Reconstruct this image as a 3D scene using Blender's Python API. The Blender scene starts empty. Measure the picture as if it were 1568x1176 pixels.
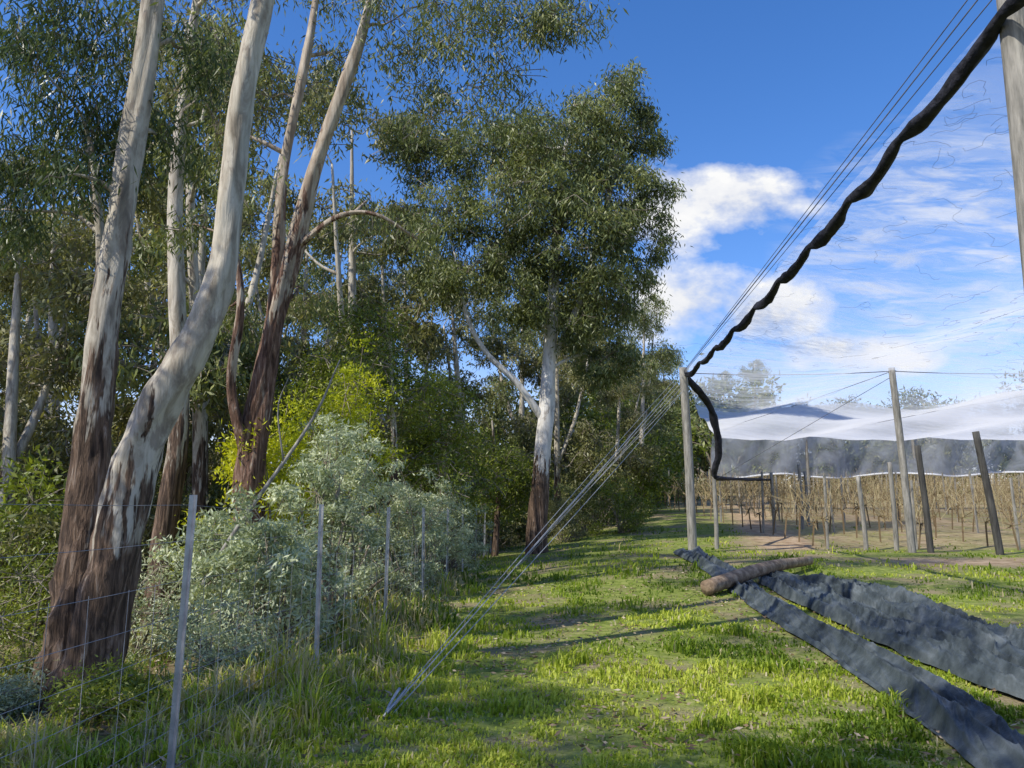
import bpy, math, numpy as np
from mathutils import Vector
scene=bpy.context.scene
rng=np.random.default_rng(7)

# ------------------------------------------------------------ helpers
def vn(x,y,seed=0):
    x=np.asarray(x,float);y=np.asarray(y,float)
    xi=np.floor(x);yi=np.floor(y);fx=x-xi;fy=y-yi
    fx=fx*fx*(3-2*fx);fy=fy*fy*(3-2*fy)
    def h(a,b):
        s=np.sin(a*127.1+b*311.7+seed*74.7)*43758.5453
        return s-np.floor(s)
    return (h(xi,yi)*(1-fx)+h(xi+1,yi)*fx)*(1-fy)+(h(xi,yi+1)*(1-fx)+h(xi+1,yi+1)*fx)*fy
def fbm(x,y,seed=0,o=3):
    r=0;a=.5;n=0
    for i in range(o):
        r=r+a*vn(x,y,seed+i*13);n+=a;a*=.5;x=x*2.03;y=y*2.03
    return r/n
def S(t):
    t=np.clip(t,0,1);return t*t*(3-2*t)
def H(x,y):
    x=np.asarray(x,float);y=np.asarray(y,float)
    z=-0.09*np.clip(-x-2.2,0,12)
    z=z+.5*S((y-8)/14)*S((x+3)/7)
    z=z+.062*np.clip(y-24,0,75)*S((x-0)/9)
    z=z+.06*(fbm(x*.6,y*.6,3)-.5)*np.clip((np.abs(x)+y)/6,0,1)
    z=z+.02*np.clip(y-100,0,300)
    return z

def add_obj(name,parts,mats,parent=None):
    Vs=[];Fs=[];Ms=[];Ts=[];Sm=[];o=0
    for V,F,m,t,s in parts:
        Vs.append(V);Fs.append(F+o);o+=len(V)
        Ms.append(np.full(len(F),m,np.int32))
        Ts.append(np.full(len(F),t,np.float32) if np.isscalar(t) else np.asarray(t,np.float32))
        Sm.append(np.full(len(F),s,bool))
    V=np.concatenate(Vs).astype(np.float32);F=np.concatenate(Fs).astype(np.int32)
    me=bpy.data.meshes.new(name)
    me.vertices.add(len(V));me.vertices.foreach_set('co',V.ravel())
    me.loops.add(len(F)*4);me.loops.foreach_set('vertex_index',F.ravel())
    me.polygons.add(len(F))
    me.polygons.foreach_set('loop_start',np.arange(len(F),dtype=np.int32)*4)
    me.polygons.foreach_set('material_index',np.concatenate(Ms))
    me.polygons.foreach_set('use_smooth',np.concatenate(Sm))
    for m in mats: me.materials.append(m)
    me.update(calc_edges=True)
    a=me.attributes.new('tint','FLOAT','FACE');a.data.foreach_set('value',np.concatenate(Ts))
    ob=bpy.data.objects.new(name,me);scene.collection.objects.link(ob)
    if parent: ob.parent=parent
    return ob
def empty(name):
    e=bpy.data.objects.new(name,None);scene.collection.objects.link(e);return e

def crom(P,n):
    P=np.asarray(P,float)
    if len(P)==2:
        t=np.linspace(0,1,n)[:,None];return P[0]*(1-t)+P[1]*t
    Q=np.vstack([2*P[0]-P[1],P,2*P[-1]-P[-2]])
    out=[];m=len(P)-1
    for u in np.linspace(0,m,n):
        i=min(int(u),m-1);t=u-i
        a,b,c,d=Q[i],Q[i+1],Q[i+2],Q[i+3]
        out.append(.5*((2*b)+(-a+c)*t+(2*a-5*b+4*c-d)*t*t+(-a+3*b-3*c+d)*t**3))
    return np.array(out)
def tube(P,R,n=None,sides=8,rough=0.,mat=0,tint=.5,cap=True,seed=0,smooth=True):
    P=np.asarray(P,float)
    if n is None:n=len(P)
    C=crom(P,n) if n!=len(P) or len(P)>2 else P
    n=len(C)
    R=np.interp(np.linspace(0,1,n),np.linspace(0,1,len(R)),R)
    if cap:
        C=np.vstack([C[0],C,C[-1]]);R=np.concatenate([[1e-4],R,[1e-4]])
        T=np.gradient(C[1:-1],axis=0);T=np.vstack([T[0],T,T[-1]]);n+=2
    else: T=np.gradient(C,axis=0)
    T/=np.linalg.norm(T,axis=1)[:,None]+1e-9
    ref=np.array([0,1,0.]) if abs(T[n//2][1])<.8 else np.array([0,0,1.])
    A=np.cross(T,ref);A/=np.linalg.norm(A,axis=1)[:,None]+1e-9
    B=np.cross(T,A)
    th=np.linspace(0,2*np.pi,sides,endpoint=False)
    rad=np.ones((n,sides))*R[:,None]
    if rough>0:
        L=np.arange(n)[:,None]*.35;ang=th[None,:]
        rad*=1+rough*(2*fbm(np.cos(ang)*1.6+5+L*.5,np.sin(ang)*1.6+5+L*.35,seed)-1)*1.6
    V=C[:,None,:]+rad[:,:,None]*(np.cos(th)[None,:,None]*A[:,None,:]+np.sin(th)[None,:,None]*B[:,None,:])
    i=np.arange(n-1)[:,None]*sides;j=np.arange(sides)[None,:];k=(j+1)%sides
    F=np.stack([i+j,i+k,i+sides+k,i+sides+j],-1).reshape(-1,4)
    return (V.reshape(-1,3),F,mat,tint,smooth)
def segs(A,B,r,mat=0,tint=.5,sides=3):
    A=np.asarray(A,float);B=np.asarray(B,float);n=len(A)
    r=np.broadcast_to(np.asarray(r,float),(n,))
    T=B-A;T/=np.linalg.norm(T,axis=1)[:,None]+1e-9
    ref=np.where(np.abs(T[:,2:3])<.9,np.array([[0,0,1.]]),np.array([[0,1.,0]]))
    U=np.cross(T,ref);U/=np.linalg.norm(U,axis=1)[:,None]+1e-9
    W=np.cross(T,U);V=[]
    for E in (A,B):
        for k in range(sides):
            a=2*np.pi*k/sides
            V.append(E+r[:,None]*(np.cos(a)*U+np.sin(a)*W))
    V=np.stack(V,1).reshape(-1,3)
    base=np.arange(n)[:,None]*2*sides
    F=[]
    for k in range(sides):
        k2=(k+1)%sides
        F.append(np.concatenate([base+k,base+k2,base+sides+k2,base+sides+k],1))
    return (V,np.stack(F,1).reshape(-1,4),mat,np.repeat(np.full(n,tint) if np.isscalar(tint) else tint,sides),False)
def leaves(C,L,W,droop,mat=1,tint=None,r=rng,flat=1.):
    n=len(C)
    D=r.normal(size=(n,3));D/=np.linalg.norm(D,axis=1)[:,None]
    D[:,2]*=flat
    D[:,2]-=droop;D/=np.linalg.norm(D,axis=1)[:,None]+1e-9
    Q=r.normal(size=(n,3));U=np.cross(D,Q);U/=np.linalg.norm(U,axis=1)[:,None]+1e-9
    l=L*r.uniform(.6,1.25,n)[:,None];w=W*r.uniform(.7,1.2,n)[:,None]
    V=np.stack([C,C+D*l*.4+U*w*.5,C+D*l,C+D*l*.4-U*w*.5],1).reshape(-1,3)
    F=np.arange(n*4).reshape(-1,4)
    return (V,F,mat,tint,False)

# ------------------------------------------------------------ materials
def newmat(name):
    m=bpy.data.materials.new(name);m.use_nodes=True
    nt=m.node_tree;nt.nodes.clear();return m,nt
def N(nt,t,**k):
    n=nt.nodes.new(t)
    for a,b in k.items(): setattr(n,a,b)
    return n
def ramp(nt,src,stops):
    r=N(nt,'ShaderNodeValToRGB');e=r.color_ramp.elements
    while len(e)<len(stops): e.new(.5)
    for i,(p,c) in enumerate(stops):
        e[i].position=p;e[i].color=(*c,1) if len(c)==3 else c
    nt.links.new(src,r.inputs[0]);return r.outputs[0]
def math_(nt,op,a,b=None,c=None,clamp=False):
    n=N(nt,'ShaderNodeMath',operation=op);n.use_clamp=clamp
    for i,v in enumerate((a,b,c)):
        if v is None: continue
        if isinstance(v,(int,float)): n.inputs[i].default_value=v
        else: nt.links.new(v,n.inputs[i])
    return n.outputs[0]
def noise(nt,vec,scale,detail=3,rough=.5,mapscale=None,dist=0):
    n=N(nt,'ShaderNodeTexNoise');n.inputs['Scale'].default_value=scale
    n.inputs['Detail'].default_value=detail;n.inputs['Roughness'].default_value=rough
    n.inputs['Distortion'].default_value=dist
    if mapscale:
        m=N(nt,'ShaderNodeMapping');m.inputs['Scale'].default_value=mapscale
        nt.links.new(vec,m.inputs[0]);vec=m.outputs[0]
    nt.links.new(vec,n.inputs['Vector']);return n.outputs[0]
def mixc(nt,f,a,b,bt='MIX'):
    n=N(nt,'ShaderNodeMix',data_type='RGBA',blend_type=bt)
    if isinstance(f,(int,float)): n.inputs[0].default_value=f
    else: nt.links.new(f,n.inputs[0])
    for i,v in ((6,a),(7,b)):
        if isinstance(v,tuple): n.inputs[i].default_value=(*v,1)
        else: nt.links.new(v,n.inputs[i])
    return n.outputs[2]
def leafmat(name,stops,trans=.35,gloss=.03,grough=.45):
    m,nt=newmat(name)
    a=N(nt,'ShaderNodeAttribute');a.attribute_name='tint'
    col=ramp(nt,a.outputs['Fac'],stops)
    p=N(nt,'ShaderNodeBsdfDiffuse');nt.links.new(col,p.inputs[0])
    out=p.outputs[0]
    if trans>0:
        t=N(nt,'ShaderNodeBsdfTranslucent')
        tc=mixc(nt,.7,col,(1.0,1.0,.3),'MULTIPLY');nt.links.new(tc,t.inputs[0])
        mx=N(nt,'ShaderNodeMixShader');mx.inputs[0].default_value=trans
        nt.links.new(out,mx.inputs[1]);nt.links.new(t.outputs[0],mx.inputs[2]);out=mx.outputs[0]
    if gloss>0:
        g=N(nt,'ShaderNodeBsdfGlossy');g.inputs['Roughness'].default_value=grough;g.inputs[0].default_value=(1,1,1,1)
        mx=N(nt,'ShaderNodeMixShader');mx.inputs[0].default_value=gloss
        nt.links.new(out,mx.inputs[1]);nt.links.new(g.outputs[0],mx.inputs[2]);out=mx.outputs[0]
    o=N(nt,'ShaderNodeOutputMaterial');nt.links.new(out,o.inputs[0]);return m
def simple(name,stops,scale=4,mapscale=None,rough=.8,bump=.3,spec=.3,metal=0,detail=4,bscale=None,bdist=.02):
    m,nt=newmat(name)
    tc=N(nt,'ShaderNodeTexCoord').outputs['Object']
    n=noise(nt,tc,scale,detail,.6,mapscale)
    col=ramp(nt,n,stops)
    p=N(nt,'ShaderNodeBsdfPrincipled');p.inputs['Roughness'].default_value=rough
    p.inputs['Specular IOR Level'].default_value=spec;p.inputs['Metallic'].default_value=metal
    nt.links.new(col,p.inputs['Base Color'])
    if bump:
        b=N(nt,'ShaderNodeBump');b.inputs['Strength'].default_value=bump;b.inputs['Distance'].default_value=bdist
        nn=noise(nt,tc,bscale or scale*3,3,.6,mapscale)
        nt.links.new(nn,b.inputs['Height']);nt.links.new(b.outputs[0],p.inputs['Normal'])
    o=N(nt,'ShaderNodeOutputMaterial');nt.links.new(p.outputs[0],o.inputs[0]);return m
def bark(name,zb,soft=1.2,pale=None,dark=None):
    pale=pale or [(.25,(.16,.13,.095)),(.4,(.33,.285,.22)),(.55,(.52,.47,.38)),(.75,(.68,.62,.52))]
    dark=dark or [(.3,(.022,.015,.012)),(.45,(.075,.05,.035)),(.58,(.19,.125,.085)),(.72,(.38,.31,.25))]
    m,nt=newmat(name)
    tc=N(nt,'ShaderNodeTexCoord').outputs['Object']
    n1=noise(nt,tc,3,5,.65,(2.6,2.6,.5),.8)
    n2=noise(nt,tc,9,5,.65,(2.2,2.2,.22),.5)
    c1=ramp(nt,n1,pale);c2=ramp(nt,n2,dark)
    n5=noise(nt,tc,5,4,.7,(1.2,1.2,.5),.3)
    c1=mixc(nt,ramp(nt,n5,[(.56,(0,0,0)),(.66,(.65,.65,.65))]),c1,(.2,.16,.13))
    sp=N(nt,'ShaderNodeSeparateXYZ');nt.links.new(tc,sp.inputs[0])
    n3=noise(nt,tc,3.5,4,.65,(2,2,.3))
    z=math_(nt,'ADD',sp.outputs[2],math_(nt,'MULTIPLY',math_(nt,'SUBTRACT',n3,.5),soft*7))
    f=math_(nt,'MULTIPLY_ADD',math_(nt,'SUBTRACT',z,zb),3.0/soft,.5,clamp=True)
    col=mixc(nt,f,c2,c1)
    p=N(nt,'ShaderNodeBsdfPrincipled');p.inputs['Roughness'].default_value=.75
    p.inputs['Specular IOR Level'].default_value=.2
    nt.links.new(col,p.inputs['Base Color'])
    b=N(nt,'ShaderNodeBump');b.inputs['Distance'].default_value=.06
    st=math_(nt,'MULTIPLY_ADD',f,-.7,1.0);nt.links.new(st,b.inputs['Strength'])
    nt.links.new(n2,b.inputs['Height']);nt.links.new(b.outputs[0],p.inputs['Normal'])
    o=N(nt,'ShaderNodeOutputMaterial');nt.links.new(p.outputs[0],o.inputs[0]);return m

euc=leafmat('eucalypt_leaf',[(0,(.045,.06,.022)),(.35,(.13,.16,.052)),(.7,(.27,.3,.1)),(.92,(.4,.39,.16)),(1,(.45,.34,.18))],.38)
eucd=leafmat('eucalypt_leaf_dark',[(0,(.02,.04,.016)),(.5,(.065,.1,.035)),(1,(.19,.23,.07))],.35,.03,.35)
eucg=leafmat('eucalypt_leaf_grey',[(0,(.08,.085,.035)),(.5,(.22,.225,.088)),(.9,(.38,.36,.14)),(1,(.44,.35,.18))],.38)
wat=leafmat('silver_wattle_leaf',[(0,(.22,.26,.15)),(.5,(.47,.53,.33)),(1,(.75,.77,.53))],.33,.03,.5)
yel=leafmat('yellow_wattle_leaf',[(0,(.17,.22,.012)),(.5,(.47,.52,.02)),(1,(.8,.76,.035))],.45,.02)
blk=leafmat('blackwood_leaf',[(0,(.06,.09,.012)),(.5,(.19,.24,.028)),(1,(.4,.43,.055))],.42)
gmat=leafmat('grass_blade',[(0,(.065,.12,.012)),(.35,(.17,.26,.02)),(.62,(.34,.43,.035)),(.82,(.56,.6,.09)),(.9,(.5,.43,.22)),(1,(.62,.54,.35))],.42,.015,.5)
vine=leafmat('vine_cane',[(0,(.13,.09,.055)),(.5,(.32,.25,.14)),(1,(.5,.42,.24))],0.,0)
twig=simple('twig_wood',[(.3,(.12,.095,.07)),(.7,(.36,.31,.24))],5,bump=0)
postw=simple('weathered_timber',[(.3,(.12,.115,.1)),(.5,(.25,.235,.205)),(.7,(.38,.355,.31))],6,(3,3,.4),bump=.5)
darkpost=simple('dark_timber',[(.3,(.035,.033,.03)),(.7,(.1,.095,.085))],6,(3,3,.4),bump=.4)
steel=simple('galvanised_steel',[(.3,(.3,.31,.33)),(.7,(.5,.51,.53))],12,rough=.45,bump=.05,spec=.5,metal=.6)
wire=simple('fence_wire_steel',[(.3,(.25,.25,.26)),(.7,(.42,.42,.44))],12,rough=.5,bump=0,metal=.2)
cablem=simple('cable_steel',[(.3,(.3,.31,.33)),(.7,(.5,.51,.53))],12,rough=.45,bump=0,metal=.4)
rollm=simple('black_net_roll',[(.35,(.006,.006,.009)),(.65,(.03,.03,.042))],9,(1,1,1),rough=.8,bump=1.,bscale=14)
threadm=simple('net_thread',[(.35,(.05,.05,.06)),(.65,(.1,.1,.12))],9,bump=0)

def ground_mat():
    m,nt=newmat('ground_soil_grass')
    tc=N(nt,'ShaderNodeTexCoord').outputs['Object']
    n1=noise(nt,tc,.7,4,.6);n2=noise(nt,tc,6,4,.7);n3=noise(nt,tc,40,2,.6)
    g=ramp(nt,n2,[(.3,(.08,.11,.02)),(.5,(.19,.23,.045)),(.7,(.33,.34,.1))])
    s=ramp(nt,n3,[(.3,(.15,.115,.065)),(.7,(.38,.3,.19))])
    f=ramp(nt,n1,[(.47,(0,0,0)),(.62,(.9,.9,.9))])
    c=mixc(nt,f,g,s)
    a=N(nt,'ShaderNodeAttribute');a.attribute_name='dirt'
    d=ramp(nt,noise(nt,tc,3,4,.65),[(.3,(.21,.135,.08)),(.5,(.38,.27,.17)),(.7,(.5,.39,.26))])
    c=mixc(nt,a.outputs['Fac'],c,d)
    a2=N(nt,'ShaderNodeAttribute');a2.attribute_name='litter'
    l=ramp(nt,noise(nt,tc,14,4,.7),[(.3,(.05,.04,.024)),(.5,(.17,.135,.07)),(.7,(.35,.29,.18))])
    c=mixc(nt,a2.outputs['Fac'],c,l)
    p=N(nt,'ShaderNodeBsdfPrincipled');p.inputs['Roughness'].default_value=.95
    p.inputs['Specular IOR Level'].default_value=.1
    nt.links.new(c,p.inputs['Base Color'])
    b=N(nt,'ShaderNodeBump');b.inputs['Strength'].default_value=.7;b.inputs['Distance'].default_value=.05
    nt.links.new(n2,b.inputs['Height']);nt.links.new(b.outputs[0],p.inputs['Normal'])
    o=N(nt,'ShaderNodeOutputMaterial');nt.links.new(p.outputs[0],o.inputs[0]);return m
def dirtmask(x,y):
    n=fbm(x*.8,y*.8,21,4)
    cx=np.interp(y,[18,24,32,45,60,80],[8.5,8.6,10.2,13.5,19,24])
    d=S(1.35-np.abs(x-cx)/1.3)*S((y-22)/3)
    e=S(1.3-np.abs(y-18.8-.05*(x-9))/1.2)*S((x-7.5)/3)
    v=.6*S((x-9.5)/2)*S((y-23)/2)
    return np.clip((np.maximum(np.maximum(d,e),v))*(.4+1.3*n),0,1)
def littermask(x,y):
    edge=-1.8+.04*y+np.clip(y-26,0,20)*.2
    return np.clip(S((edge-x+.3)/2.2)*(.45+fbm(x,y,33)),0,1)*np.where(y>80,0,1)
xs=np.concatenate([-np.geomspace(600,22,24),np.arange(-20,24,.35),np.geomspace(24.3,700,30)])
ys=np.concatenate([-np.geomspace(300,4,14),np.arange(-3,34,.35),np.geomspace(34.3,1200,40)])
X,Y=np.meshgrid(xs,ys);Z=H(X,Y)
V=np.stack([X,Y,Z],-1).reshape(-1,3)
nx=len(xs);i=np.arange(len(ys)-1)[:,None]*nx;j=np.arange(nx-1)[None,:]
F=np.stack([i+j,i+j+1,i+nx+j+1,i+nx+j],-1).reshape(-1,4)
g=add_obj('ground',[(V,F,0,.5,True)],[ground_mat()])
for nm,fn in (('dirt',dirtmask),('litter',littermask)):
    a=g.data.attributes.new(nm,'FLOAT','POINT');a.data.foreach_set('value',fn(V[:,0],V[:,1]).astype(np.float32))

# ------------------------------------------------------------ shade cloth strips on the ground
strips=[([(4.75,21),(4.45,18.5),(4.35,16),(4.1,14),(3.9,12),(3.66,9),(3.3,6.4),(3.05,5.2),(2.75,3.8),(2.3,2)],[.9,.6,.7,.6,.5,.5,.5,.5,.5,.5],.0,1.9,1.1),
        ([(5.3,16.2),(5.0,14.6),(4.82,12.5),(4.68,10.4),(4.5,8.4),(4.42,6.5),(4.3,4)],[.5,.8,.8,.7,.65,.6,.6],.012,2.2,1.5),
        ([(5.0,15.2),(5.45,13),(5.55,11),(5.35,9),(5.12,7),(5.0,4)],[.4,.7,.9,.9,.85,.85],.05,2.9,1.6)]
def instrip(x,y):
    out=np.zeros(np.shape(x),bool)
    for P,W,_,_f,_g in strips:
        P=np.array(P);yy=P[::-1,1];cx=np.interp(y,yy,P[::-1,0]);w=np.interp(y,yy,np.array(W)[::-1])
        out|=(np.abs(x-cx)<w*.5-.03)&(y<yy[-1])&(y>yy[0])
    return out
parts=[]
for si,(P,W,lift,ff,amp) in enumerate(strips):
    n=620;C=crom(np.array([(a,b,0) for a,b in P]),n);w=np.interp(np.linspace(0,1,n),np.linspace(0,1,len(W)),W)
    T=np.gradient(C,axis=0);T/=np.linalg.norm(T,axis=1)[:,None];Nn=np.stack([-T[:,1],T[:,0]],1)
    m=80;u=np.linspace(-.5,.5,m)
    s=np.linspace(0,20,n)[:,None]
    edge=1+.2*(fbm(s*.9,s*0+3,si+50)-.5)*2
    X=C[:,0:1]+Nn[:,0:1]*u[None]*w[:,None]*edge;Y=C[:,1:2]+Nn[:,1:2]*u[None]*w[:,None]*edge
    wander=.6*(fbm(s*.3,s*0,si+60,2)-.5)
    pu=(u[None]+wander)*ff
    damp=1-.6*S(1-np.abs(Y-15.2)/2.)
    fold=np.abs(np.cos(np.pi*pu))**.8*.1*(.5+.9*fbm(s*.4+pu,s*.1,si+64,2))
    fold+=(1-np.abs(2*fbm(pu*1.8+s*.05,s*.18+pu,si+66,2)-1))**5*.07
    fold+=(fbm(u[None]*5+s*.3,s*.5+u[None]*2,si+70,3)-.5)*.045
    fold+=(1-np.abs(2*fbm(u[None]*6+s*.7,s*2.+u[None]*5,si+80,3)-1))**8*.03
    fade=1-(2*np.abs(u[None]))**6*.9
    Zz=H(X,Y)+.02+lift*fade+np.maximum(fold*amp*damp,0)*fade
    V=np.stack([X,Y,Zz],-1).reshape(-1,3)
    i=np.arange(n-1)[:,None]*m;j=np.arange(m-1)[None,:]
    F=np.stack([i+j,i+j+1,i+m+j+1,i+m+j],-1).reshape(-1,4);parts.append((V,F,0,.5,True))
cloth=simple('shade_cloth_weave',[(.32,(.02,.027,.032)),(.48,(.06,.075,.082)),(.7,(.14,.16,.168))],2.6,(1,1,1),rough=.6,bump=.5,spec=.3,bscale=22,detail=6)
add_obj('shade_cloth',parts,[cloth])

# ------------------------------------------------------------ grass
def grass():
    n=390000
    y=2.6/(1-rng.uniform(0,1,n)*(1-2.6/34))
    half=y*.72+.8
    x=rng.uniform(-1,1,n)*half
    keep=(x>-1.9-.8+.04*y-rng.uniform(0,2.2,n)**2)&~instrip(x,y)
    dm=dirtmask(x,y);keep&=rng.uniform(0,1,n)>dm*1.1
    keep&=~((y>22.5)&(x>9.5)&(rng.uniform(0,1,n)<.6))
    pat=fbm(x*.9,y*.9,5,4);pat2=fbm(x*3,y*3,9,3)
    keep&=rng.uniform(0,1,n)<np.clip((pat2-.28)*3.4,.1,1)
    keep&=rng.uniform(0,1,n)<np.clip((pat-.35)*6,.15,1)
    x=x[keep];y=y[keep];pat=pat[keep];pat2=pat2[keep];n=len(x)
    left=S((-0.9+.03*y-x)/.9)
    h=(.022+.045*S((pat-.3)/.45)*S((pat2-.3)/.4)*1.3)*rng.uniform(.5,1.5,n)*(1+y*.012)
    tuft=fbm(x*2.1,y*2.1,77,2);h*=1+1.3*S((tuft-.66)/.1)
    h*=1+left*1.8*rng.uniform(0,1.4,n)
    w=(.0033+.0007*y)*rng.uniform(.7,1.4,n)
    a=rng.uniform(0,2*np.pi,n);lean=rng.uniform(.1,1.0,n)
    U=np.stack([np.cos(a),np.sin(a),0*a],1);D=np.stack([-np.sin(a),np.cos(a),0*a],1)
    B=np.stack([x,y,H(x,y)-.005],1)
    up=np.array([0,0,1.])
    M=B+up*(h*.6)[:,None]+D*(h*lean*.25)[:,None]
    T=B+up*(h*(1-.3*lean))[:,None]+D*(h*lean*.9)[:,None]
    wU=U*w[:,None]
    V=np.stack([B-wU,B+wU,M+wU*.8,M-wU*.8,T+wU*.15,T-wU*.15],1).reshape(-1,3)
    b=np.arange(n)[:,None]*6
    F=np.stack([np.concatenate([b,b+1,b+2,b+3],1),np.concatenate([b+3,b+2,b+4,b+5],1)],1).reshape(-1,4)
    t=.2+.62*S((fbm(x*.55+7,y*.55,41,3)-.25)/.5)+rng.normal(0,.12,n)
    dry=rng.uniform(0,1,n)<(.08+.55*left*S((pat-.35)/.3)+.5*S((.44-pat)/.12))
    t=np.where(dry,rng.uniform(.86,1,n),np.clip(t,0,.82))
    add_obj('grass',[(V,F,0,np.repeat(t,2),False)],[gmat])
grass()
n=15000
x=rng.uniform(-4.2,5,n);y=2.8+rng.uniform(0,1,n)**1.6*16
k=(fbm(x*.9,y*.9,5,4)<.45)|(x<-1)|(rng.uniform(0,1,n)<.12);x=x[k];y=y[k]
C=np.stack([x,y,H(x,y)+.012+rng.uniform(0,.04,len(x))],1)
add_obj('leaf_litter',[leaves(C,.07,.02,.0,0,rng.uniform(0,1,len(C))**1.5,flat=.15)],
  [leafmat('dry_leaf',[(0,(.14,.09,.05)),(.5,(.3,.21,.13)),(1,(.5,.42,.32))],.1,.02)])

# ------------------------------------------------------------ trees
def make_tree(name,stems,clumps,bm,lm,leaf=(.18,.04),per=90,subs=10,droop=.9,seed=1,parent=None,sides=14,twr=.012,spread=.34,rough=.12,limb=.035,tb0=.25):
    r=np.random.default_rng(seed);parts=[];pts=[]
    for si,(P,R) in enumerate(stems):
        n=max(10,len(P)*7);parts.append(tube(P,R,n,sides,rough,0,.5,True,seed+si))
        c=crom(P,n);rr=np.interp(np.linspace(0,1,n),np.linspace(0,1,len(R)),R)
        pts.append(np.column_stack([c,rr])[len(c)//3:])
    pts=np.vstack(pts)
    LC=[];LT=[];ta=[];tb=[]
    order=sorted(clumps,key=lambda c:c[2])
    for c in order:
        cc=np.array(c[:3],float);rad=c[3]
        d=cc-pts[:,:3];dist=np.linalg.norm(d,axis=1)
        cost=dist+np.where(d[:,2]<dist*.25,3*(dist*.25-d[:,2]),0)
        b=pts[np.argmin(cost)];p0=b[:3];L=np.linalg.norm(cc-p0)
        r0=min(b[3]*.7,limb+.012*L)
        m1=p0+(cc-p0)*.35+r.normal(0,.07,3)*L+np.array([0,0,.04*L]);m2=p0+(cc-p0)*.7+r.normal(0,.07,3)*L+np.array([0,0,.08*L])
        parts.append(tube([p0,m1,m2,cc],[r0,r0*.7,r0*.5,r0*.25],12,6,.08,0,.5,True,seed))
        cr=crom([p0,m1,m2,cc],8);pts=np.vstack([pts,np.column_stack([cr[2:],np.linspace(r0*.8,r0*.3,6)])])
        ns=max(3,int(subs*rad**1.3))
        q=r.normal(size=(ns,3));q/=np.linalg.norm(q,axis=1)[:,None]
        q*=(r.uniform(.15,1,ns)**.5)[:,None]*rad;q[:,2]*=.8
        sc=cc+q
        for s in sc:
            mid=(cc+s)/2+r.normal(0,.1*rad,3)+np.array([0,0,.08*rad])
            ta+= [cc,mid];tb+=[mid,s]
        sh=r.uniform(0,1,ns)
        for s,shd in zip(sc,sh):
            k=int(per*r.uniform(.45,1.4))
            off=r.normal(0,1,(k,3))*np.array([spread,spread,spread*.75])*(.6+.35*rad)*r.uniform(.75,1.15)
            off[:,2]-=np.abs(r.normal(0,spread*.45,k))
            LC.append(s+off);LT.append(np.clip(tb0+.5*shd+r.normal(0,.12,k),0,1))
            e=off[r.integers(0,k,4)];
            for ee in e: ta.append(s);tb.append(s+ee)
    LC=np.vstack(LC);LT=np.concatenate(LT)
    parts.append(segs(ta,tb,twr,2))
    parts.append(leaves(LC,leaf[0],leaf[1],droop,1,LT,r))
    return add_obj(name,parts,[bm,lm,twig],parent)

bA=bark('gum_bark_peeling',3.1,1.3,pale=[(.25,(.12,.1,.08)),(.4,(.26,.225,.175)),(.55,(.44,.395,.32)),(.75,(.6,.55,.46))])  # pale upper bark darkened, so the trunk's shade sits in the colour
bB=bark('gum_bark_smooth',1.75,.8)
bC=bark('gum_bark_red',6.0,3,pale=[(.25,(.13,.09,.065)),(.42,(.3,.235,.17)),(.58,(.46,.39,.3)),(.75,(.58,.51,.41))],dark=[(.3,(.03,.019,.014)),(.45,(.11,.06,.04)),(.58,(.24,.145,.1)),(.72,(.4,.33,.27))])
bE=bark('white_gum_bark',3.1,.7,pale=[(.25,(.3,.28,.25)),(.45,(.6,.57,.52)),(.75,(.8,.77,.72))])
bF=bark('forest_bark',3.5,1.6)

rr=np.random.default_rng(3)
cl=[(-5.6,8.2,6.9,.6),(-5.15,8,7.1,.6),(-5.35,8.3,6.15,.6),(-4.85,7.9,6.5,.55),(-5.55,8,5.5,.55),(-5.0,8.3,5.65,.5),(-4.4,8.1,5.9,.45),(-4.5,8,5.35,.4),(-4.05,8.3,5.8,.4),(-3.8,8.4,7.0,.5),(-4.7,8.3,7.2,.6),(-5.75,8.2,4.9,.45),(-4.5,7.4,4.95,.3),(-5.0,7.3,6.2,.4)]
for k in range(4): cl.append((rr.uniform(-5.5,-2.5),rr.uniform(8,10.5),rr.uniform(8.8,12),rr.uniform(.7,1.0)))
make_tree('gum_tree',[([(-4.12,7.5,-.35),(-4.1,7.5,-.1),(-4.09,7.5,.3),(-4.1,7.53,.8),(-4.12,7.55,1.4),(-4.14,7.6,2.72),(-4.16,7.65,3.74),(-4.11,7.7,4.84),(-4.03,7.8,7.2),(-4.1,7.9,9.5),(-4.3,8,11)],[.44,.34,.27,.235,.205,.155,.14,.125,.115,.09,.04]),
   ([(-4.08,7.6,1.6),(-4.35,7.8,2.9),(-4.4,7.9,4.2),(-4.7,8,5.6)],[.07,.06,.05,.03])],cl,bA,eucd,(.14,.022),150,16,1.3,11,sides=24,rough=.25,spread=.23,twr=.005)
cl=[]
for k in range(6): cl.append((rr.uniform(-4,.8),rr.uniform(6,10),rr.uniform(8.9,11.8),rr.uniform(.7,1.1)))
for c in [(-2.6,4.9,9.2,.9),(-3.3,6.2,8.7,.7),(-1.3,5.6,9.8,.8),(-4.2,4.6,8.8,.8),(-3.4,3.9,9.6,.8)]: cl.append(c)
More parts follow.
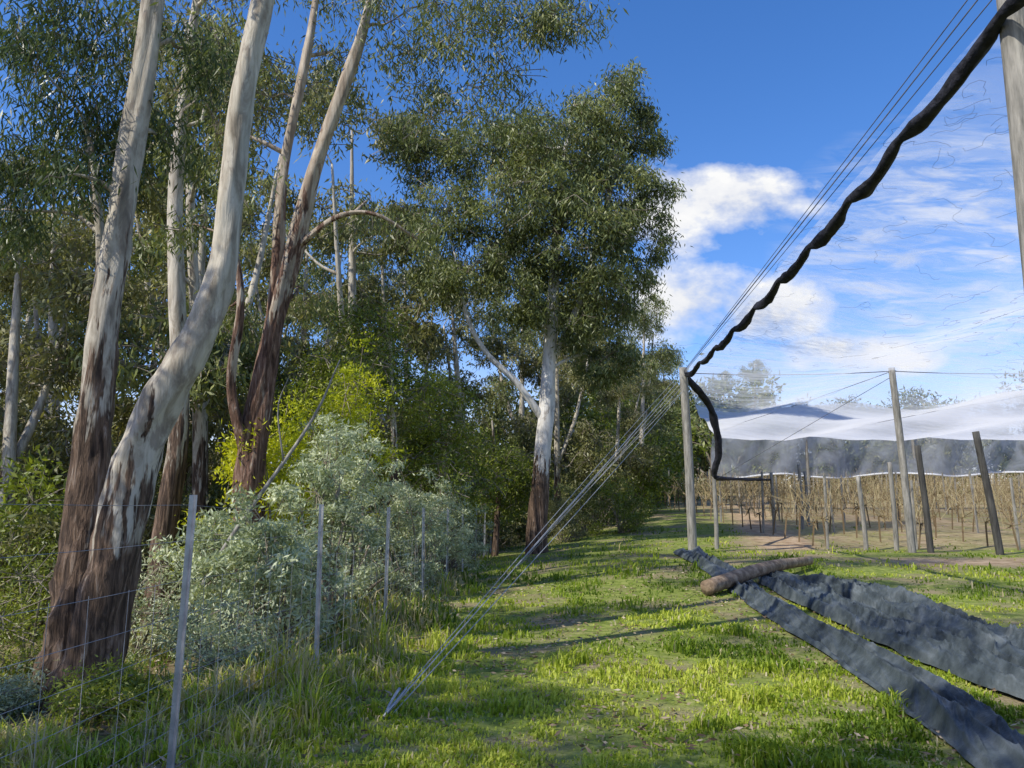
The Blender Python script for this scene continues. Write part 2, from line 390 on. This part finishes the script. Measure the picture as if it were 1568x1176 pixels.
make_tree('gum_tree',[([(-3.88,7.2,-.35),(-3.8,7.2,-.05),(-3.73,7.2,.3),(-3.66,7.2,.9),(-3.6,7.2,1.44),(-3.48,7.2,2.1),(-3.27,7.2,2.66),(-3.0,7.2,3.23),(-2.83,7.2,3.82),(-2.78,7.2,4.62),(-2.73,7.2,5.68),(-2.59,7.2,6.78),(-2.4,7.2,8.5),(-2.3,7.2,10)],[.4,.31,.255,.225,.205,.19,.18,.165,.135,.12,.115,.11,.09,.05])],
   cl,bB,euc,(.15,.03),95,13,1.3,12,sides=24,rough=.15,spread=.3,twr=.006)
cl=[(-2.25,13,10.6,.9),(-1.0,12.6,10.3,.9),(.2,12.8,10.5,.85),(1.1,13,10.8,.75),(-.3,13.3,9.5,.8),(-1.1,12.7,8.6,.65),(-1.75,13.5,9.6,.5),(.7,12.5,10.0,.6),(-5.5,13,10.2,.8),(-4.6,13.6,9.4,.7),(-5.5,13.3,8.5,.8),(-3.4,13.8,10.3,.7),(-5.7,13,6.6,.6),(-2.8,13.8,7.3,.6),(-3.8,14,5.6,.55),(-5.2,13.5,5.2,.6),(-1.6,13.3,6.6,.5),(-3.3,13.2,12,1.1),(-1,13,12.3,1.1),(.9,13.4,12,1.),(-4.6,12.4,7.2,.5)]
make_tree('gum_tree',[([(-4.4,13,-.5),(-4.38,13,1),(-4.39,13,2.48),(-4.17,13,4.5),(-3.76,13,6.65),(-3.47,13,8.0),(-2.89,13,9.96),(-2.5,13,11.8)],[.34,.26,.21,.17,.14,.125,.11,.05]),
   ([(-4.3,13,3.6),(-4.17,13.1,5.55),(-4.17,13.2,7.77),(-3.87,13.3,10.2),(-3.7,13.3,12)],[.13,.11,.095,.08,.04]),
   ([(-3.9,13,6.1),(-3.1,12.9,6.7),(-2.4,12.9,6.75),(-1.7,13.2,6.4)],[.06,.045,.035,.02]),
   ([(-4.35,13,2.2),(-4.7,12.7,3.6),(-4.6,12.6,5.2),(-5.1,12.8,7.2)],[.1,.08,.06,.03])],
   cl,bC,euc,(.16,.032),115,13,1.2,13,sides=18,rough=.25,spread=.28,twr=.008)
cl=[(rr.uniform(-8.5,-5),rr.uniform(13,16),rr.uniform(6.5,13),rr.uniform(.7,1.)) for k in range(8)]
make_tree('gum_tree',[([(-6.3,14,-.6),(-6.2,14,1.2),(-6.08,14,3.15),(-6.3,14,5.5),(-6.49,14,7.84),(-6.4,14,11),(-6.3,14,13)],[.24,.2,.17,.15,.13,.09,.04])],cl,bF,eucg,(.17,.036),90,12,1.2,14,sides=12)
cl=[(3.7,26,16.2,1.35),(2.3,25.5,15.3,1.6),(4.65,26,15,1.0),(1.1,25,13.8,1.8),(3.4,25.5,12.8,1.8),(4.4,26,11.1,1.15),(1.5,24.8,10.9,2.0),(-.56,25,12,1.8),(-1.0,25.6,14.5,1.6),(2.65,26,8.9,1.6),(4.0,26,9.4,.95),(.36,25.2,8.7,1.2),(-1.5,25,9.6,1.5),(-2.2,25.5,12,1.4),(-3.4,26,14.4,1.6),(3.3,26.5,7.0,1.0),(4.0,26,17.3,.75),(5.1,26,13.4,.8),(5.0,26.5,16.1,.5),(2.9,27.5,14.2,1.8),(.4,27.5,15.6,1.6),(1.9,27.5,10,1.6),(-.3,27,11,1.5),(2.9,24.6,10.9,1.),(4.6,26,12.3,.9),(2.6,25.6,7.5,.8),(-2.6,26.5,10.4,1.1),(.9,24.4,12.6,1.2),(3.2,24.6,9.2,.9)]
make_tree('gum_tree',[([(.8,26,-.1),(.85,26,1.4),(1.02,26,3.45),(1.2,26,5.2),(1.3,26,7.05),(1.5,26,10),(1.7,26,13),(2.3,26,16.5)],[.42,.33,.29,.27,.24,.19,.14,.05]),
   ([(1.1,26,4.7),(.2,25.7,5.9),(-.9,25.5,7.0),(-1.57,25.3,8.3),(-2,25.4,10.5)],[.13,.11,.09,.07,.03]),
   ([(1.3,26,6.6),(2.0,26,8),(2.9,26,10.5),(3.8,26,14)],[.14,.12,.1,.04])],
   cl,bE,euc,(.22,.05),200,13,1.1,15,sides=16,rough=.12,spread=.27,twr=.012,limb=.05,tb0=.2)

def shrub(name,c,rads,lm,leaf,count,seed,droop=.1,bm=None,lump=12,parent=None,tight=1.):
    r=np.random.default_rng(seed);c=np.array(c,float)
    if parent is None: c[2]=H(c[0],c[1])
    rx,rz=rads;parts=[];sub=[]
    for k in range(lump):
        a=r.uniform(0,2*np.pi);q=r.uniform(.1,1)**.6;zz=r.uniform(.12,1)
        w=math.sqrt(max(.05,1-(zz*.9)**2))
        sub.append(c+np.array([math.cos(a)*q*rx*w,math.sin(a)*q*rx*w,zz*rz]))
    sub=np.array(sub);ta=[];tb=[]
    for s in sub:
        b=c+np.array([*r.normal(0,.1*rx,2),-.05]);m=(b+s)/2+r.normal(0,.12*rx,3)
        parts.append(tube([b,m,s],[.018+.012*rz,.014+.005*rz,.006],8,5,0,0,.5))
    k=count//lump;LC=[];LT=[]
    for s in sub:
        m=9;fr=s+r.normal(0,1,(m,3))*np.array([.26*rx,.26*rx,.16*rz])
        lt=r.uniform(.2,.75)
        for f in fr:
            ta.append(s);tb.append(f)
            kk=k//m;off=r.normal(0,1,(kk,3))*np.array([.1,.1,.06])*(rx+.4)*tight
            LC.append(f+off);LT.append(np.clip(lt+r.normal(0,.14,kk),0,1))
    LC=np.vstack(LC);LC[:,2]=np.maximum(LC[:,2],c[2]+.02)
    parts.append(segs(ta,tb,.006,0));parts.append(leaves(LC,leaf[0],leaf[1],droop,1,np.concatenate(LT),r))
    return add_obj(name,parts,[bm or twig,lm],parent)
for i,(x,y,rx,rz) in enumerate([(-2.85,9.3,.7,1.4),(-2.6,11.2,.75,2.0),(-2.8,13.4,.95,2.6),(-2.2,15.5,.8,2.0),(-2.0,18,1.0,2.2),(-3.6,10.6,.8,1.6),(-1.7,21,1.0,2.0)]):
    shrub('silver_wattle_shrub',(x,y,0),(rx,rz),wat,(.1,.028),9500,100+i,lump=16,tight=.62)
for i,(x,y,rx,rz) in enumerate([(-4.9,6.3,.6,.7),(-5.2,7.6,.8,.9),(-3.0,8.2,.45,.6),(-5.8,9.5,.9,1.2),(-4.6,10,.8,1.1),(-3.2,6.3,.4,.35),(-4.5,6.9,.4,.35)]):
    shrub('understorey_shrub',(x,y,0),(rx,rz),wat if i%2==0 else blk,(.06,.014),5000,150+i,lump=12)
shrub('yellow_wattle_bush',(-4.35,13.8,0),(1.0,3.0),yel,(.11,.032),11000,170,lump=16)
shrub('yellow_wattle_bush',(-3.7,15.6,0),(1.1,4.1),yel,(.11,.032),11000,171,lump=16)
def roundtree(x,y,h,r,seed,lm=blk,cnt=12):
    q=np.random.default_rng(seed);z0=float(H(x,y));cl=[]
    for k in range(cnt):
        f=q.uniform(.28,1);a=q.uniform(0,6.28);w=r*math.sqrt(max(.1,1-(2*f-1.15)**2))*q.uniform(.2,.8)
        cl.append((x+w*math.cos(a),y+w*math.sin(a),z0+h*f*.92,r*.42))
    make_tree('blackwood_tree',[([(x,y,z0-.2),(x+.1,y,z0+h*.4),(x-.1,y,z0+h*.9)],[.13,.1,.03])],cl,bF,lm,(.14,.042),100,15,.3,seed,sides=8,spread=.28,twr=.008)
roundtree(-3.0,19,7.0,2.0,201,cnt=15);roundtree(-2.0,22,5.6,1.9,202);roundtree(-5.2,21,6.5,2.0,203);roundtree(-.6,27,5.2,1.7,204)

F0=empty('background_forest')
def variant(seed,h,lm):
    r=np.random.default_rng(seed)
    lean=r.normal(0,.9,2)
    st=[([(0,0,-.4),(lean[0]*.2,lean[1]*.2,h*.3),(lean[0]*.6,lean[1]*.6,h*.6),(lean[0],lean[1],h*.95)],[.25,.19,.13,.04])]
    a=r.uniform(0,6.28);s=np.array([math.cos(a),math.sin(a)])
    st.append(([(lean[0]*.2,lean[1]*.2,h*.3),(s[0]*1.2,s[1]*1.2,h*.5),(s[0]*2.2,s[1]*2.2,h*.8)],[.14,.11,.04]))
    cl=[]
    for k in range(19):
        f=r.uniform(.3,1);a=r.uniform(0,6.28);w=r.uniform(.3,1)*(3.3-2.2*abs(f-.6))
        cl.append((lean[0]*f+w*math.cos(a),lean[1]*f+w*math.sin(a),h*f,r.uniform(.7,1.35)))
    return make_tree('forest_gum',st,cl,bF,lm,(.28,.075),75,10,1.,seed,F0,sides=10,spread=.29,twr=.013,limb=.045,tb0=.25)
vs=[variant(301,16,euc),variant(302,15,eucg),variant(303,17,euc),variant(304,14,eucg)]
sv=[shrub('forest_shrub',(0,0,0),(1.5,2.6),m_,(.18,.055),4800,s,lump=14,parent=F0) for m_,s in ((blk,401),(eucg,402),(euc,403),(eucd,404))]
def inst(src,x,y,s,rz,zs=1.):
    o=bpy.data.objects.new(src.name.split('.')[0],src.data);scene.collection.objects.link(o);o.parent=F0
    o.location=(x,y,float(H(x,y)));o.rotation_euler=(0,0,rz);o.scale=(s,s,s*zs)
q=np.random.default_rng(55)
def place(tab,x,y,s):
    inst(tab[q.integers(len(tab))],x,y,s,q.uniform(0,6.28),q.uniform(.9,1.1))
for x,y,s in [(-11,17,.8),(-9.5,23,1.05),(-5.5,27,1.05),(-14,24,1.),(-9,33,1.15),(-15,32,1.15),(-20,28,1.1),(-2,36,1.),(-24,36,1.2),(2.2,38,.8),(5.6,42,.72),(8,48,.78),(3.5,50,1.),(-6,46,1.2),(-16,46,1.2),(-30,46,1.2),(11,60,.85),(7,60,.95),
   (-7.5,19,.9),(-5,34,1.1),(-11,40,1.2),(.5,44,.95),(5,55,.9),
   (-8.3,2.6,.7),(-9.5,-1.5,.75),(-6.3,-2.2,.7)]:
    place(vs,x,y,s)
for k in range(44):
    y=q.uniform(13,50);x=q.uniform(-.72*y-2,-4.0+max(0,(y-24))*.3)
    place(sv,x,y,q.uniform(.45,.9)*(1+.012*y))
for k in range(18):
    y=q.uniform(52,64);x=-44+k*3.1;place(sv,x,y,q.uniform(2.2,3.2))
for x,y,s in [(3,34,.8),(4.5,38,1.1),(2.,31,.6),(6.3,44,1.6),(8.5,52,2.),(-1,40,1.8),(-4.5,38,1.9),(2,46,2.2),(-8,42,2.2),(5,50,2.3),(-2,31,1.2),(4.6,33,.7),(9.5,58,2.6)]: place(sv,x,y,s)
for k in range(24):
    x=12+k*3.8+q.uniform(-1.5,1.5);y=q.uniform(82,96)
    s=np.interp(x,[12,24,34,50,70,95],[1.15,.9,.6,.65,.75,.8])*q.uniform(.9,1.1)
    place(vs,x,y,s)
for k in range(32):
    x=12+k*2.8;y=q.uniform(76,90);place(sv,x,y,q.uniform(2.6,3.6)*np.interp(x,[12,30,100],[1.3,1.,1.]))
for (o,px_,py_) in [(vs[0],-17,15),(vs[1],-20,20),(vs[2],-30,26),(vs[3],-14,38)]:
    o.location=(px_,py_,float(H(px_,py_)))
for o,(a,b) in zip(sv,[(-9,14),(-12,18),(-7,20),(-14,24)]): o.location=(a,b,float(H(a,b)))

add_obj('dead_branch',[tube([(-4.2,9.8,-.1),(-3.6,10,1.2),(-2.7,10.2,2.7),(-2.35,10.3,3.6)],[.035,.03,.02,.008],14,7,.15),
   tube([(-3.0,10.13,2.2),(-3.1,10.1,2.9),(-2.95,10,3.3)],[.015,.01,.005],8,5,.1)],[postw])

# ------------------------------------------------------------ fence
posts=[(-2.1,1.6),(-1.95,4.7),(-1.88,7.75),(-1.72,10.8),(-1.57,14),(-1.42,17.2),(-1.27,20.4),(-1.1,23.6),(-.95,26.8),(-.8,30),(-.6,33.5)]
fe=empty('wire_fence');P=[]
for k,(x,y) in enumerate(posts):
    z=float(H(x,y));ln=rng.normal(0,.015)
    a=np.array([x,y,z-.2]);b=np.array([x+ln,y,z+1.62])
    for t in (90,210,330):
        t=math.radians(t);d=np.array([math.cos(t),math.sin(t),0])*.026;e=np.array([-math.sin(t),math.cos(t),0])*.004
        V=np.array([a-e,a+e,a+d+e,a+d-e,b-e,b+e,b+d+e,b+d-e])
        F=np.array([[0,1,2,3],[4,5,6,7],[0,1,5,4],[1,2,6,5],[2,3,7,6],[3,0,4,7]])
        P.append((V,F,0,.5,False))
add_obj('post',P,[steel],fe)
A=[];B=[];hs=[.06,.17,.29,.42,.57,.74,.92,1.12,1.35,1.56]
for (x0,y0),(x1,y1) in zip(posts[:-1],posts[1:]):
    z0=float(H(x0,y0));z1=float(H(x1,y1))
    for h in hs:
        ps=[np.array([x0+(x1-x0)*t,y0+(y1-y0)*t,z0+(z1-z0)*t+h-.02*math.sin(math.pi*t)]) for t in np.linspace(0,1,5)]
        A+=ps[:-1];B+=ps[1:]
    for t in np.linspace(0,1,11)[:-1]:
        c=np.array([x0+(x1-x0)*t,y0+(y1-y0)*t,z0+(z1-z0)*t])
        A.append(c+[0,0,.06]);B.append(c+[rng.normal(0,.01),0,1.12])
add_obj('wires',[segs(A,B,.0017)],[wire],fe)

# ------------------------------------------------------------ orchard net structure
net=empty('orchard_net_canopy')
def pole(name,a,b,r0,r1,mat,seed=0,parent=None):
    a=np.array(a,float);b=np.array(b,float);m=(a+b)/2+np.array([.02,0,0])
    return add_obj(name,[tube([a,m,b],[r0,(r0+r1)/2,r1],14,14,.05,0,.5,True,seed)],[mat],parent)
pole('net_pole',(4.17,6,-.3),(4.33,6,6.25),.125,.11,postw,1)
pole('net_pole',(5.06,22,.1),(4.98,22,5.75),.135,.115,postw,2)
pole('net_pole',(11.2,22,.1),(11.05,22,5.75),.11,.09,postw,3)
pole('net_pole',(17.6,22,.1),(17.6,22,5.75),.11,.09,postw,4)
for x,y,h in [(6.25,24,2.35),(10.05,30,2.3),(11.7,31.5,2.6),(12.5,33,2.3)]:
    z=float(H(x,y));pole('support_post',(x,y,z-.2),(x,y,z+h),.07,.06,postw,5)
for x in (17.6,24,31,38,45,52):
    z=float(H(x,46));pole('net_pole',(x,46,z-.2),(x,46,6.3),.09,.08,postw,6)
def roofz(x,y):
    z=5.85-.2*S((y-6)/16)+.025*np.clip(y-22,0,30)
    sx=np.sin(np.pi*((x-4.8)/6.4))**2;sy=np.sin(np.pi*((y-6)/16))**2;sy=np.where(y>22,np.sin(np.pi*((y-22)/12))**2,sy)
    return z-.2*sx-.3*sy*sx-.1*sy+.1*(fbm(x*.9,y*.9,90)-.5)
def shift(x,y): return x+(np.clip((y-6)/16,-1.2,1)*.75+np.clip(y-22,0,50)*.3)*(1-(x-4.25)/70)
def roof(ys_,front=None,dz=0):
    xs_=np.linspace(4.25,75,150)
    Xr,Yr=np.meshgrid(xs_,ys_)
    if front: Yr=Yr+(front*(fbm(Xr*.25,Xr*0,95,3)-.5)-3.2*S((Xr-10)/8))*np.clip((ys_[-1]-Yr)/(ys_[-1]-ys_[0]),0,1)
    Xr=shift(Xr,Yr);Zr=roofz(Xr,Yr)+dz
    V=np.stack([Xr,Yr,Zr],-1).reshape(-1,3);nx=len(xs_);i=np.arange(len(ys_)-1)[:,None]*nx;j=np.arange(nx-1)[None,:]
    return (V,np.stack([i+j,i+j+1,i+nx+j+1,i+nx+j],-1).reshape(-1,4),0,.5,True)
def netmat(name,a,col,lo=.4,ms_=(1,1,1),tr_=.55,sc=.8):
    m,nt=newmat(name)
    geo=N(nt,'ShaderNodeNewGeometry')
    dp=N(nt,'ShaderNodeVectorMath',operation='DOT_PRODUCT')
    nt.links.new(geo.outputs['Normal'],dp.inputs[0]);nt.links.new(geo.outputs['Incoming'],dp.inputs[1])
    c=math_(nt,'MAXIMUM',math_(nt,'ABSOLUTE',dp.outputs['Value']),.03)
    tc=N(nt,'ShaderNodeTexCoord').outputs['Object']
    n=noise(nt,tc,sc,4,.6,ms_,.8)
    n=math_(nt,'MULTIPLY_ADD',n,2.8,-.9,clamp=True)
    aa=math_(nt,'MULTIPLY_ADD',n,a*(2-2*lo),a*lo)
    f=math_(nt,'SUBTRACT',1.,math_(nt,'POWER',math_(nt,'SUBTRACT',1.,aa),math_(nt,'DIVIDE',1.,c)),clamp=True)
    t=N(nt,'ShaderNodeBsdfTransparent')
    d=N(nt,'ShaderNodeBsdfDiffuse');tr=N(nt,'ShaderNodeBsdfTranslucent');d.inputs[0].default_value=(*col,1);tr.inputs[0].default_value=(*col,1)
    ms=N(nt,'ShaderNodeMixShader');ms.inputs[0].default_value=tr_
    nt.links.new(d.outputs[0],ms.inputs[1]);nt.links.new(tr.outputs[0],ms.inputs[2])
    mx=N(nt,'ShaderNodeMixShader');nt.links.new(f,mx.inputs[0]);nt.links.new(t.outputs[0],mx.inputs[1]);nt.links.new(ms.outputs[0],mx.inputs[2])
    o=N(nt,'ShaderNodeOutputMaterial');nt.links.new(mx.outputs[0],o.inputs[0]);return m
add_obj('roof_net',[roof(np.linspace(-8,46,140))],[netmat('net_mesh_white',.1,(.86,.87,.9),.35,(.6,2.8,1),.62,1.3)],net)
add_obj('roof_net_double',[roof(np.linspace(28.2,46,50),5.,-.06)],[netmat('net_mesh_double',.22,(.84,.84,.83),.7,(1,1,1),.66)],net)
A=[];B=[]
q=np.random.default_rng(31)
for k in range(230):
    y=q.uniform(4.5,21);x=q.uniform(4.6,4.9+y*.75);a=q.uniform(0,6.28);pp=None
    for s in range(q.integers(6,18)):
        z=float(roofz(x,y))-.01;c=np.array([x,y,z])
        if pp is not None: A.append(pp);B.append(c)
        pp=c;a+=q.normal(0,.8);x+=.08*math.cos(a);y+=.08*math.sin(a)*1.3
add_obj('net_threads',[segs(A,B,.0018)],[threadm],net)
xd=np.linspace(12,75,120);zd=np.linspace(0,1,12);Xd,Td=np.meshgrid(xd,zd)
top=roofz(Xd,np.full_like(Xd,46.));bot=3.7+.012*(Xd-7)+.12*np.sin(Xd*.9)
Zd=top*(1-Td)+bot*Td;Yd=46+.5*np.sin(Xd*.7)*Td+.25*np.sin(Xd*2.1+Td*3)
V=np.stack([Xd,Yd,Zd],-1).reshape(-1,3);nx=len(xd);i=np.arange(11)[:,None]*nx;j=np.arange(nx-1)[None,:]
Fd=np.stack([i+j,i+j+1,i+nx+j+1,i+nx+j],-1).reshape(-1,4)
add_obj('side_net',[(V,Fd,0,.5,True)],[netmat('net_mesh_side',.6,(.5,.53,.58),.5)],net)
hem=np.stack([xd,Yd[-1],Zd[-1]],1)
add_obj('side_net_hem',[tube(hem,[.06,.06],240,6,.2)],[simple('hem_white',[(.3,(.7,.7,.7)),(.7,(.85,.85,.85))],5,bump=0)],net)
def cabley(y): return np.array([4.05+(y-6)*.058,y,5.95-(y-6)*.018])
ties=[-3,-.6,1.6,3.8,5.9,7.9,9.4,11.0,12.6,14.2,16,18,20,22]
rp=[];rd=[]
for a,b in zip(ties[:-1],ties[1:]):
    for t in np.linspace(0,1,9)[:-1]:
        y=a+(b-a)*t;c=cabley(y)
        sag=.3*math.sin(math.pi*np.clip((y-2)/20,0,1))
        rp.append(c+np.array([.1,0,-.1-sag-.11*math.sin(math.pi*t)]));rd.append(.04+.035*math.sin(math.pi*t)**.7+rng.uniform(-.012,.012))
rp.append(cabley(22)+np.array([.05,0,-.1]));rd.append(.06)
add_obj('net_roll',[tube(rp,rd,len(rp)*2,12,.35,0,.5,True,5)],[rollm],net)
dr=[(5.0,22,5.55),(5.45,22.4,5.2),(5.95,22.9,4.75),(6.2,23.3,4.1),(6.32,23.6,3.4),(6.25,23.9,2.85),(6.45,24.2,2.66),(7.6,26,2.72),(8.8,28,2.8),(10,30,2.88)]
add_obj('net_drape_roll',[tube(dr,[.07,.1,.1,.11,.1,.09,.07,.05,.05,.04],90,10,.35,0,.5,True,8)],[rollm],net)
A=[];B=[];R=[]
def cab(a,b,r=.008,sag=0,n=12):
    a=np.array(a,float);b=np.array(b,float)
    for t0,t1 in zip(np.linspace(0,1,n+1)[:-1],np.linspace(0,1,n+1)[1:]):
        f=lambda t:a+(b-a)*t-np.array([0,0,sag*4*t*(1-t)])
        A.append(f(t0));B.append(f(t1));R.append(r)
for dx,dz in ((-.03,.0),(-.13,.04),(.06,-.1),(-.08,-.05)):
    a=cabley(-4)+np.array([dx,0,dz]);b=np.array([4.98,22,5.62+dz*.5]);cab(a,b,.0055,.03)
cab((4.98,22,5.6),(11.05,22,5.65),.012,.08);cab((11.05,22,5.65),(17.6,22,5.65),.012,.08);cab((17.6,22,5.65),(30,22,5.65),.012,.1)
for x in (11.05,17.6): cab((x,22,5.65),(x,46,6.25),.01,.1)
cab((11.05,22,5.5),(6.3,24,2.6),.008)
add_obj('cables',[segs(A,B,np.array(R),sides=5)],[simple('net_cable_dark',[(.3,(.06,.06,.07)),(.7,(.16,.16,.18))],9,bump=0)],net)
A.clear();B.clear();R.clear()
cab((4.95,22,5.5),(-.97,6.1,.0),.006,.0);cab((4.98,22,5.1),(-.93,6.12,.0),.005,.06);cab((4.92,22,5.6),(-.99,6.14,.0),.004,-.05)
for k,(gx,gy) in enumerate([(.15,20.5),(.1,20.3),(.2,20.7),(.05,20.1)]): cab((4.95,22,5.5-.14*k),(gx,gy,float(H(gx,gy))),.006)
gw=segs(A,B,np.array(R),sides=5)
anch=[tube([(-.99,6.05,-.05),(-.93,6.22,.09),(-.88,6.34,.17)],[.008,.01,.011],8,8,.1),tube([(-.96,6.1,.02),(-.84,6.42,.15)],[.009,.009],2,8,0)]
add_obj('guy_wires',[gw]+anch,[cablem],net)

add_obj('fallen_log',[tube([(3.3,13.4,float(H(3.3,13.4))+.14),(4.9,15.2,float(H(4.9,15.2))+.24),(6.45,17.1,float(H(6.45,17.1))+.18)],[.13,.12,.095],30,18,.07,0,.5,True,4)],
  [simple('log_wood',[(.3,(.09,.062,.042)),(.5,(.22,.155,.1)),(.7,(.38,.29,.2))],5,(1.5,1.5,1.5),bump=.6)])

# ------------------------------------------------------------ orchard / vineyard
for x,y,h,lx,r in [(11.72,22,3.0,-.12,.09),(11.25,23,2.6,0,.07),(13.05,21,3.3,-.35,.1),(10.6,23.5,2.2,-.1,.07),(15.3,22.5,2.8,0,.08),(18,22,3,0,.08)]:
    z=float(H(x,y));pole('orchard_end_post',(x,y,z-.2),(x+lx,y,z+h),r,r*.9,darkpost if r>.075 else postw,7)
A=[];B=[];R=[];T=[];PA=[];PB=[]
q=np.random.default_rng(9)
for row,x0 in enumerate(np.arange(9.6,72,2.7)):
    yend=72;y=23.2+q.uniform(0,.8)
    zs=[.9,1.4,1.9]
    yy=np.arange(y,yend,6)
    for a,b in zip(yy[:-1],yy[1:]):
        for h in zs:
            A.append((x0,a,float(H(x0,a))+h));B.append((x0,b,float(H(x0,b))+h));R.append(.006);T.append(.3)
        PA.append((x0,a,float(H(x0,a))-.1));PB.append((x0+q.normal(0,.05),a+q.normal(0,.05),float(H(x0,a))+q.uniform(2.0,2.4)))
    while y<yend:
        z=float(H(x0,y));p=np.array([x0+q.normal(0,.05),y,z]);hh=q.uniform(.7,1.0)
        t=p+np.array([q.normal(0,.06),q.normal(0,.06),hh]);A.append(p);B.append(t);R.append(.03);T.append(.1)
        n=11 if y<45 else 6
        for c in range(n):
            s=t+np.array([0,q.uniform(-.6,.6),q.uniform(-.25,.2)])
            m=s+np.array([q.normal(0,.2),q.normal(0,.15),q.uniform(.3,.6)]);e=m+np.array([q.normal(0,.25),q.normal(0,.2),q.uniform(.3,.8)])
            w=.006+.00008*y
            A+=[t,s,m];B+=[s,m,e];R+=[w*1.3,w,w*.7];T+=[q.uniform(.1,.5),q.uniform(.1,.9),q.uniform(.2,1)]
            if y<40:
                e2=m+np.array([q.normal(0,.3),q.normal(0,.25),q.uniform(.1,.4)]);A.append(m);B.append(e2);R.append(w*.6);T.append(q.uniform(.2,1))
        y+=q.uniform(1.1,1.5)
add_obj('orchard_vine_rows',[segs(np.array(A),np.array(B),np.array(R),0,np.array(T)),segs(PA,PB,.045,1,sides=6)],[vine,postw])

# ------------------------------------------------------------ sky
SUN_EL=math.radians(44);SUN_AZ=math.radians(-124)
w=bpy.data.worlds.new("World");scene.world=w;w.use_nodes=True;nt=w.node_tree;nt.nodes.clear()
sky=N(nt,'ShaderNodeTexSky',sky_type='NISHITA');sky.sun_disc=False;sky.sun_elevation=SUN_EL;sky.sun_rotation=SUN_AZ%(2*math.pi)
sky.air_density=1.0;sky.dust_density=.4;sky.ozone_density=2.5
hs_=N(nt,'ShaderNodeHueSaturation');hs_.inputs['Saturation'].default_value=1.3;hs_.inputs['Value'].default_value=1.5;nt.links.new(sky.outputs[0],hs_.inputs['Color'])
skyc=mixc(nt,1.,hs_.outputs[0],(1.0,.86,1.0),'MULTIPLY')
tc=N(nt,'ShaderNodeTexCoord').outputs['Generated'];sp=N(nt,'ShaderNodeSeparateXYZ');nt.links.new(tc,sp.inputs[0])
yy=math_(nt,'MAXIMUM',math_(nt,'ABSOLUTE',sp.outputs[1]),.15)
u=math_(nt,'DIVIDE',sp.outputs[0],yy);v=math_(nt,'DIVIDE',sp.outputs[2],yy)
cm=N(nt,'ShaderNodeCombineXYZ');nt.links.new(u,cm.inputs[0]);nt.links.new(v,cm.inputs[1]);uv=cm.outputs[0]
big=noise(nt,uv,9,5,.6,(1,1.5,1));
def blob(cu,cv,ru,rv):
    a=math_(nt,'DIVIDE',math_(nt,'SUBTRACT',u,cu),ru);b=math_(nt,'DIVIDE',math_(nt,'SUBTRACT',v,cv),rv)
    d=math_(nt,'ADD',math_(nt,'MULTIPLY',a,a),math_(nt,'MULTIPLY',b,b))
    return math_(nt,'SUBTRACT',1.,d)
bl=blob(.3,.43,.13,.05)
for p in [(.21,.41,.07,.07),(.24,.28,.10,.06),(.33,.275,.11,.045),(.47,.21,.12,.03)]:
    bl=math_(nt,'MAXIMUM',bl,blob(*p))
bl=math_(nt,'MAXIMUM',bl,-2.5)
cl_=math_(nt,'ADD',math_(nt,'MULTIPLY',bl,.6),math_(nt,'MULTIPLY',math_(nt,'SUBTRACT',big,.5),2.2))
cum=math_(nt,'MULTIPLY_ADD',cl_,1.6,.12,clamp=True)
wis=noise(nt,uv,10,4,.65,(.8,3.6,1),.5)
wm=math_(nt,'MULTIPLY',math_(nt,'MULTIPLY_ADD',math_(nt,'SUBTRACT',wis,.45),5,0,clamp=True),math_(nt,'MULTIPLY_ADD',blob(.66,.34,.32,.24),1.4,.0,clamp=True))
wm=math_(nt,'MULTIPLY',wm,.6)
far=math_(nt,'MULTIPLY',math_(nt,'MULTIPLY_ADD',math_(nt,'SUBTRACT',.22,v),7,0,clamp=True),.45)
tot=math_(nt,'MAXIMUM',math_(nt,'MAXIMUM',cum,wm),far)
cc=ramp(nt,big,[(.3,(4.6,4.9,5.6)),(.5,(6.2,6.3,6.6)),(.62,(7.,7.,7.))])
col=mixc(nt,tot,skyc,cc)
bg=N(nt,'ShaderNodeBackground');bg.inputs[1].default_value=.14;nt.links.new(col,bg.inputs[0])
o=N(nt,'ShaderNodeOutputWorld');nt.links.new(bg.outputs[0],o.inputs[0])
sl=bpy.data.lights.new('sun','SUN');sl.energy=5;sl.angle=math.radians(.5);sl.color=(1,.96,.86)
so=bpy.data.objects.new('sun',sl);scene.collection.objects.link(so)
d=Vector((math.sin(SUN_AZ)*math.cos(SUN_EL),math.cos(SUN_AZ)*math.cos(SUN_EL),math.sin(SUN_EL)))
so.rotation_euler=d.to_track_quat('Z','Y').to_euler()

cam=bpy.data.cameras.new('camera');co=bpy.data.objects.new('camera',cam);scene.collection.objects.link(co)
co.location=(0,0,1.5);co.rotation_euler=(math.radians(90+9.73),0,0)
cam.sensor_width=36;cam.lens=27.05;cam.clip_end=3000;cam.clip_start=.05
scene.camera=co
scene.view_settings.view_transform='Standard';scene.view_settings.look='None';scene.view_settings.exposure=0
